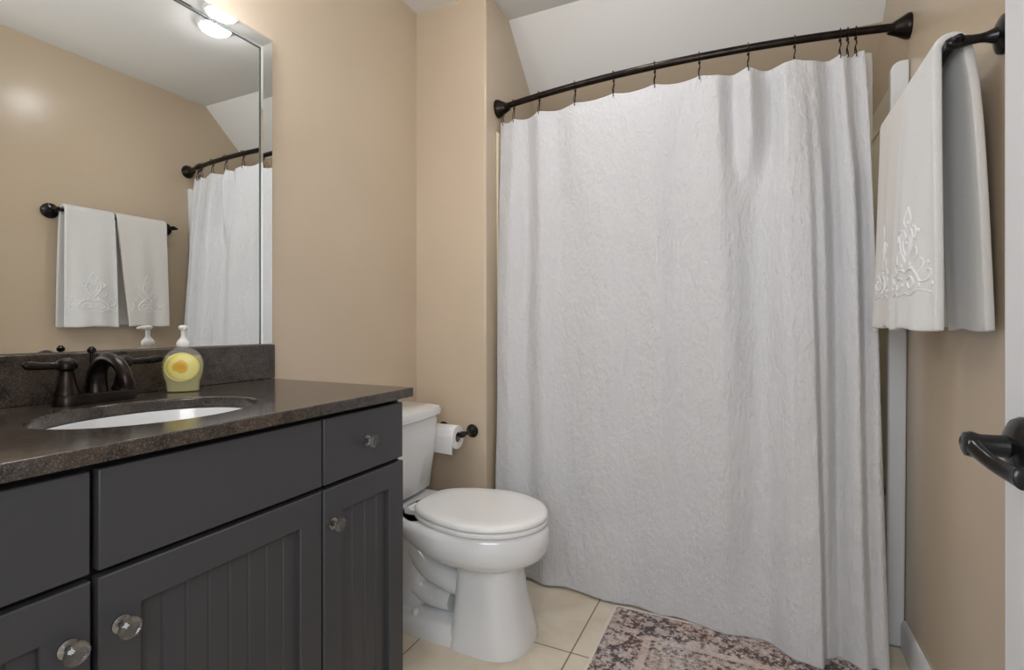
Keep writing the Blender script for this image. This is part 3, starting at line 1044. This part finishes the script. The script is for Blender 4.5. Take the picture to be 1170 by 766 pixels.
def curtain_mesh(bm, xl, xr_t, xr_b, off, depth, zb0):
    rows = []
    for j in range(NZ + 1):
        h = j / NZ                      # 0 top .. 1 bottom
        row = []
        for i in range(NX + 1):
            s = i / NX
            xt = xl + (xr_t - xl) * s
            xb_ = xl + (xr_b - xl) * s
            x = xt + (xb_ - xt) * h ** 0.75
            zt2 = ztop(xt)
            zb2 = zb0 + 0.002 * math.sin(9 * s + 1) * (1 - s)
            z = zt2 + (zb2 - zt2) * h
            y = (1 - h) * yrod(xt) + h * interp(xb_, YBOT)
            # folds shift a little sideways down the drop and soften at the bottom left
            xf = xt + 0.015 * math.sin(4 * h + 5 * s) * h
            k = interp(h, [(0, 0.35), (0.12, 1.0), (0.7, 1.0), (1.0, 0.7)])
            kt = interp(h, [(0, 0.55), (0.035, 1.0), (0.10, 0.9), (0.24, 0.0)])
            y += (interp(xf, FOLDX) * k * (1 - 0.7 * kt) + interp(xt, TOPX) * kt) * depth
            nz_ = noise.noise((x * 9, 0.3, z * 3.2)) * 0.006 + noise.noise((x * 30, 2.1, z * 12)) * 0.0022
            nz_ += noise.noise((x * 75, 5.0, z * 55)) * 0.0009 + noise.noise((x * 150, 8.0, z * 110)) * 0.0006
            # broad sag creases near the lower left
            nz_ += 0.006 * math.exp(-((h - 0.86) / 0.06) ** 2) * math.sin(9 * xt + 14 * (h - 0.8)) * (xt < 0.1)
            y += nz_ * (0.3 + 0.7 * min(1, h * 6)) + off
            row.append(bm.verts.new((x, y, z)))
        rows.append(row)
    for a, b in zip(rows[:-1], rows[1:]):
        for i in range(NX):
            bm.faces.new((a[i], a[i + 1], b[i + 1], b[i]))


bm = B()
curtain_mesh(bm, CXL, 0.325, 0.376, 0.0, 1.0, 0.0095)
cu = mk('shower_curtain', bm, M['curtain'], None, (-0.3, 1.9, 0.014), sharp=180, recalc=False)
tag(cu, 'white crinkled fabric shower curtain hanging from the curved rod to the floor', 'shower curtain')
md = cu.modifiers.new('thickness', 'SOLIDIFY')
md.thickness = 0.0022
md.offset = 1
NX, NZ = 160, 50
_yb = YBOT
YBOT = [(-1, 1.99), (1, 1.99)]
bm = B()
curtain_mesh(bm, CXL + 0.004, 0.349, 0.36, 0.021, 1.0, 0.5)
ln = mk('curtain_liner', bm, M['liner'], None, (-0.3, 1.95, 0.5), sharp=180, recalc=False)
tag(ln, 'translucent liner peeking out behind the top right corner of the white curtain', 'curtain liner')

# ------------------------------------------------------------------ towel bar and towels
BX, BZ, BY0, BY1 = 0.368, 1.612, 1.292, 1.835
tb = thing('towel_bar', 'black metal towel bar on the beige right wall holding two towels', 'towel bar', (XR, (BY0 + BY1) / 2, BZ))
for y, sg in ((BY0, -1), (BY1, 1)):
    bm = B()
    lathe(bm, (XR, y, BZ), (-1, 0, 0), [(0.037, 0.0003), (0.038, 0.007), (0.0355, 0.014), (0.027, 0.018), (0.0155, 0.021), (0.010, 0.035), (0.0085, 0.045), (0.009, 0.056), (0.0115, 0.070), (0.0128, 0.082), (0.0115, 0.091), (0.008, 0.098), (0.002, 0.0995)])
    mk('post', bm, M['black'], tb)
    bm = B()
    lathe(bm, (BX, y, BZ), (0, sg, 0), [(0.009, 0.006), (0.0105, 0.012), (0.0085, 0.016), (0.0055, 0.019), (0.0065, 0.024), (0.004, 0.028), (0.001, 0.029)], 16)
    mk('finial', bm, M['black'], tb)
bm = B()
tube(bm, [(BX, BY0, BZ), (BX, BY1, BZ)], 0.0085, 16)
mk('bar', bm, M['black'], tb)


def towel(name, label, mat, y0, y1, lf, lb, slant, seed, front_x, back_x, skew, skew_b=0.0):
    r = 0.024
    path = []      # (x, z, side, frac)
    for k in range(41):
        f_ = 1 - k / 40
        path.append((BX - r + (front_x - (BX - r)) * f_ ** 0.8 * min(1, f_ * 3 + 0.2) * 1.0, BZ - lf * f_, 'f', f_))
    for k in range(1, 12):
        a = PI - PI * k / 12
        path.append((BX + r * math.cos(a), BZ + r * math.sin(a), 't', 0))
    for k in range(41):
        f_ = k / 40
        path.append((BX + r + (back_x - (BX + r)) * (0.45 * (1 - math.exp(-f_ * 7)) + 0.55 * f_), BZ - lb * f_, 'b', f_))
    n = 30
    bm = B()
    rows = []
    for x, z, sd, f_ in path:
        row = []
        for i in range(n + 1):
            s = i / n
            ya = y0 + (slant * f_ if sd == 'f' else 0)
            yb_ = y1 + (0.006 * f_ if sd == 'f' else 0)
            y = ya + (yb_ - ya) * s
            wob = 0.007 * f_ * math.sin(6.5 * s + seed + 1.5 * f_) + 0.003 * f_ * math.sin(15 * s + 2 * seed)
            xx = x + wob * (1.0 if sd == 'f' else 0.4)
            if sd == 'f': xx -= skew * s * f_ ** 0.7
            if sd == 'b': xx += skew_b * (1 - s) * f_
            zz_ = z - (0.003 * math.sin(7 * s + seed) if f_ > 0.97 else 0)
            row.append(bm.verts.new((xx, y, zz_)))
        rows.append(row)
    for a, b in zip(rows[:-1], rows[1:]):
        for i in range(n):
            bm.faces.new((a[i], a[i + 1], b[i + 1], b[i]))
    o = mk(name, bm, mat, None, (BX, (y0 + y1) / 2, BZ - lf), sharp=180, recalc=False)
    md = o.modifiers.new('thickness', 'SOLIDIFY')
    md.thickness = 0.016
    md.offset = 0
    bv = o.modifiers.new('round', 'BEVEL')
    bv.width = 0.004
    bv.segments = 2
    bv.limit_method = 'ANGLE'
    bv.angle_limit = math.radians(50)
    tag(o, label, 'towel', 'hand towels on the towel bar')

    # embroidery on the front panel
    def on(s, f_):
        k = (1 - f_) * 40
        i0 = int(min(39, max(0, math.floor(k))))
        x = path[i0][0] + (path[i0 + 1][0] - path[i0][0]) * (k - i0)
        y = y0 + slant * f_ + (y1 + 0.006 * f_ - y0 - slant * f_) * s
        wob = 0.007 * f_ * math.sin(6.5 * s + seed + 1.5 * f_) + 0.003 * f_ * math.sin(15 * s + 2 * seed)
        return (x + wob - 0.0079 - skew * s * f_ ** 0.7, y, BZ - lf * f_)
    bm = B()
    W = y1 - y0
    cs, cf = 0.5, 0.66
    def curve(pts, rad=0.0020, dz=0.0):
        P = spline([(a, b, 0) for a, b in pts], 6)
        tube(bm, [on(cs + p.x / W, cf - (p.y + dz) / lf) for p in P], rad, 6)
    def bud(a, b, r_=0.006):
        p = on(cs + a / W, cf - b / lf)
        lathe(bm, p, (-1, 0, 0), [(r_, -0.001), (r_ * 0.9, 0.0015), (r_ * 0.3, 0.003)], 10)
    for sg in (-1, 1):
        # heart shaped crest
        curve([(0, -0.045), (sg * 0.022, -0.016), (sg * 0.030, 0.012), (sg * 0.016, 0.030), (0, 0.012)], 0.003)
        curve([(0, -0.028), (sg * 0.012, -0.012), (sg * 0.016, 0.006), (sg * 0.008, 0.014)], 0.002)
        curve([(sg * 0.005, 0.036), (sg * 0.016, 0.052), (sg * 0.008, 0.068), (0, 0.082)], 0.0026)
        curve([(sg * 0.026, 0.034), (sg * 0.044, 0.026), (sg * 0.042, 0.006), (sg * 0.034, 0.010)], 0.0026)
        curve([(sg * 0.03, -0.02), (sg * 0.046, -0.014), (sg * 0.052, -0.03), (sg * 0.04, -0.042)], 0.0024)
        # scroll band below
        curve([(0, -0.066), (sg * 0.026, -0.058), (sg * 0.05, -0.072), (sg * 0.064, -0.09), (sg * 0.086, -0.086), (sg * 0.092, -0.07), (sg * 0.08, -0.066)], 0.0034)
        curve([(sg * 0.008, -0.082), (sg * 0.03, -0.078), (sg * 0.044, -0.092), (sg * 0.03, -0.104), (sg * 0.018, -0.096)], 0.003)
        curve([(0, -0.112), (sg * 0.03, -0.118), (sg * 0.06, -0.108), (sg * 0.095, -0.116)], 0.0024)
        curve([(sg * 0.06, -0.072), (sg * 0.072, -0.05), (sg * 0.062, -0.04)], 0.0026)
        for a_, b_ in ((0.082, -0.052), (0.02, -0.05), (0.094, -0.098), (0.052, 0.02), (0.06, -0.1), (0.036, -0.062), (0.012, -0.094)):
            bud(sg * a_, b_)
    for b in (0.0, 0.046):
        bud(0, b, 0.005)
    e = mk('embroidery', bm, M['thread'], o)
    tag(e, 'white scrollwork embroidery')
    return o


towel('hand_towel', 'white embroidered towel on the towel bar end nearest the open door', M['towel'], BY0 + 0.017, 1.522, 0.574, 0.574, 0.0, 0.4, 0.340, 0.424, 0.034)
towel('hand_towel', 'ivory embroidered towel on the towel bar end nearest the shower curtain', M['towel2'], 1.532, BY1 - 0.05, 0.570, 0.566, 0.05, 2.2, 0.330, 0.422, 0.0)

# ------------------------------------------------------------------ rug
bm = B()
box(bm, RX0 + 0.008, RX1 - 0.008, RY0 + 0.008, RY1 - 0.008, 0.0005, 0.008)
rg_ = mk('bath_rug', bm, M['rug'], None, ((RX0 + RX1) / 2, (RY0 + RY1) / 2, 0.0005), bevel=0.002)
tag(rg_, 'faded mauve and beige patterned rug on the tile floor before the shower curtain', 'rug')
bm = B()
for xa, ya, xb_, yb_ in ((RX0, RY0, RX0 + 0.012, RY1), (RX1 - 0.012, RY0, RX1, RY1), (RX0, RY0, RX1, RY0 + 0.012), (RX0, RY1 - 0.006, RX1, RY1)):
    box(bm, xa, xb_, ya, yb_, 0.0005, 0.0086)
mk('edge_binding', bm, M['bind'], rg_, bevel=0.002)

# ------------------------------------------------------------------ ceiling light
LX, LY = -0.44, 1.54
cl = thing('ceiling_light', 'small round white glowing light mounted flush on the ceiling', 'ceiling light', (LX, LY, ZC))
bm = B()
lathe(bm, (LX, LY, ZC - 0.0005), (0, 0, -1), [(0.075, 0), (0.076, 0.008), (0.070, 0.014), (0.064, 0.015)], 48)
mk('base', bm, M['trim'], cl)
bm = B()
lathe(bm, (LX, LY, ZC - 0.0145), (0, 0, -1), [(0.063, 0)] + [(0.063 * math.cos(a), 0.024 * math.sin(a)) for a in [k * PI / 2 / 10 for k in range(1, 11)]], 48)
mk('glass_shade', bm, M['lamp'], cl)

# ------------------------------------------------------------------ light bar over the mirror (above the frame)
vl = thing('vanity_light', 'dark metal light bar with three frosted glass shades mounted above the wall mirror', 'wall light', (XL, 0.57, 2.15))
bm = B()
box(bm, XL + 0.0005, XL + 0.022, 0.30, 0.84, 2.13, 2.20)
mk('back_plate', bm, M['bronze'], vl, bevel=0.006)
for yv in (0.36, 0.57, 0.78):
    bm = B()
    tube(bm, spline([(XL + 0.02, yv, 2.165), (XL + 0.07, yv, 2.175), (XL + 0.115, yv, 2.17), (XL + 0.125, yv, 2.145)], 6), 0.007, 10)
    lathe(bm, (XL + 0.125, yv, 2.155), (0, 0, -1), [(0.010, 0), (0.024, 0.006), (0.026, 0.02)], 20)
    mk('arm', bm, M['bronze'], vl)
    bm = B()
    lathe(bm, (XL + 0.125, yv, 2.137), (0, 0, -1), [(0.025, 0), (0.034, 0.015), (0.041, 0.045), (0.045, 0.085), (0.049, 0.11), (0.045, 0.111), (0.03, 0.09)], 28)
    mk('shade', bm, M['shade'], vl)
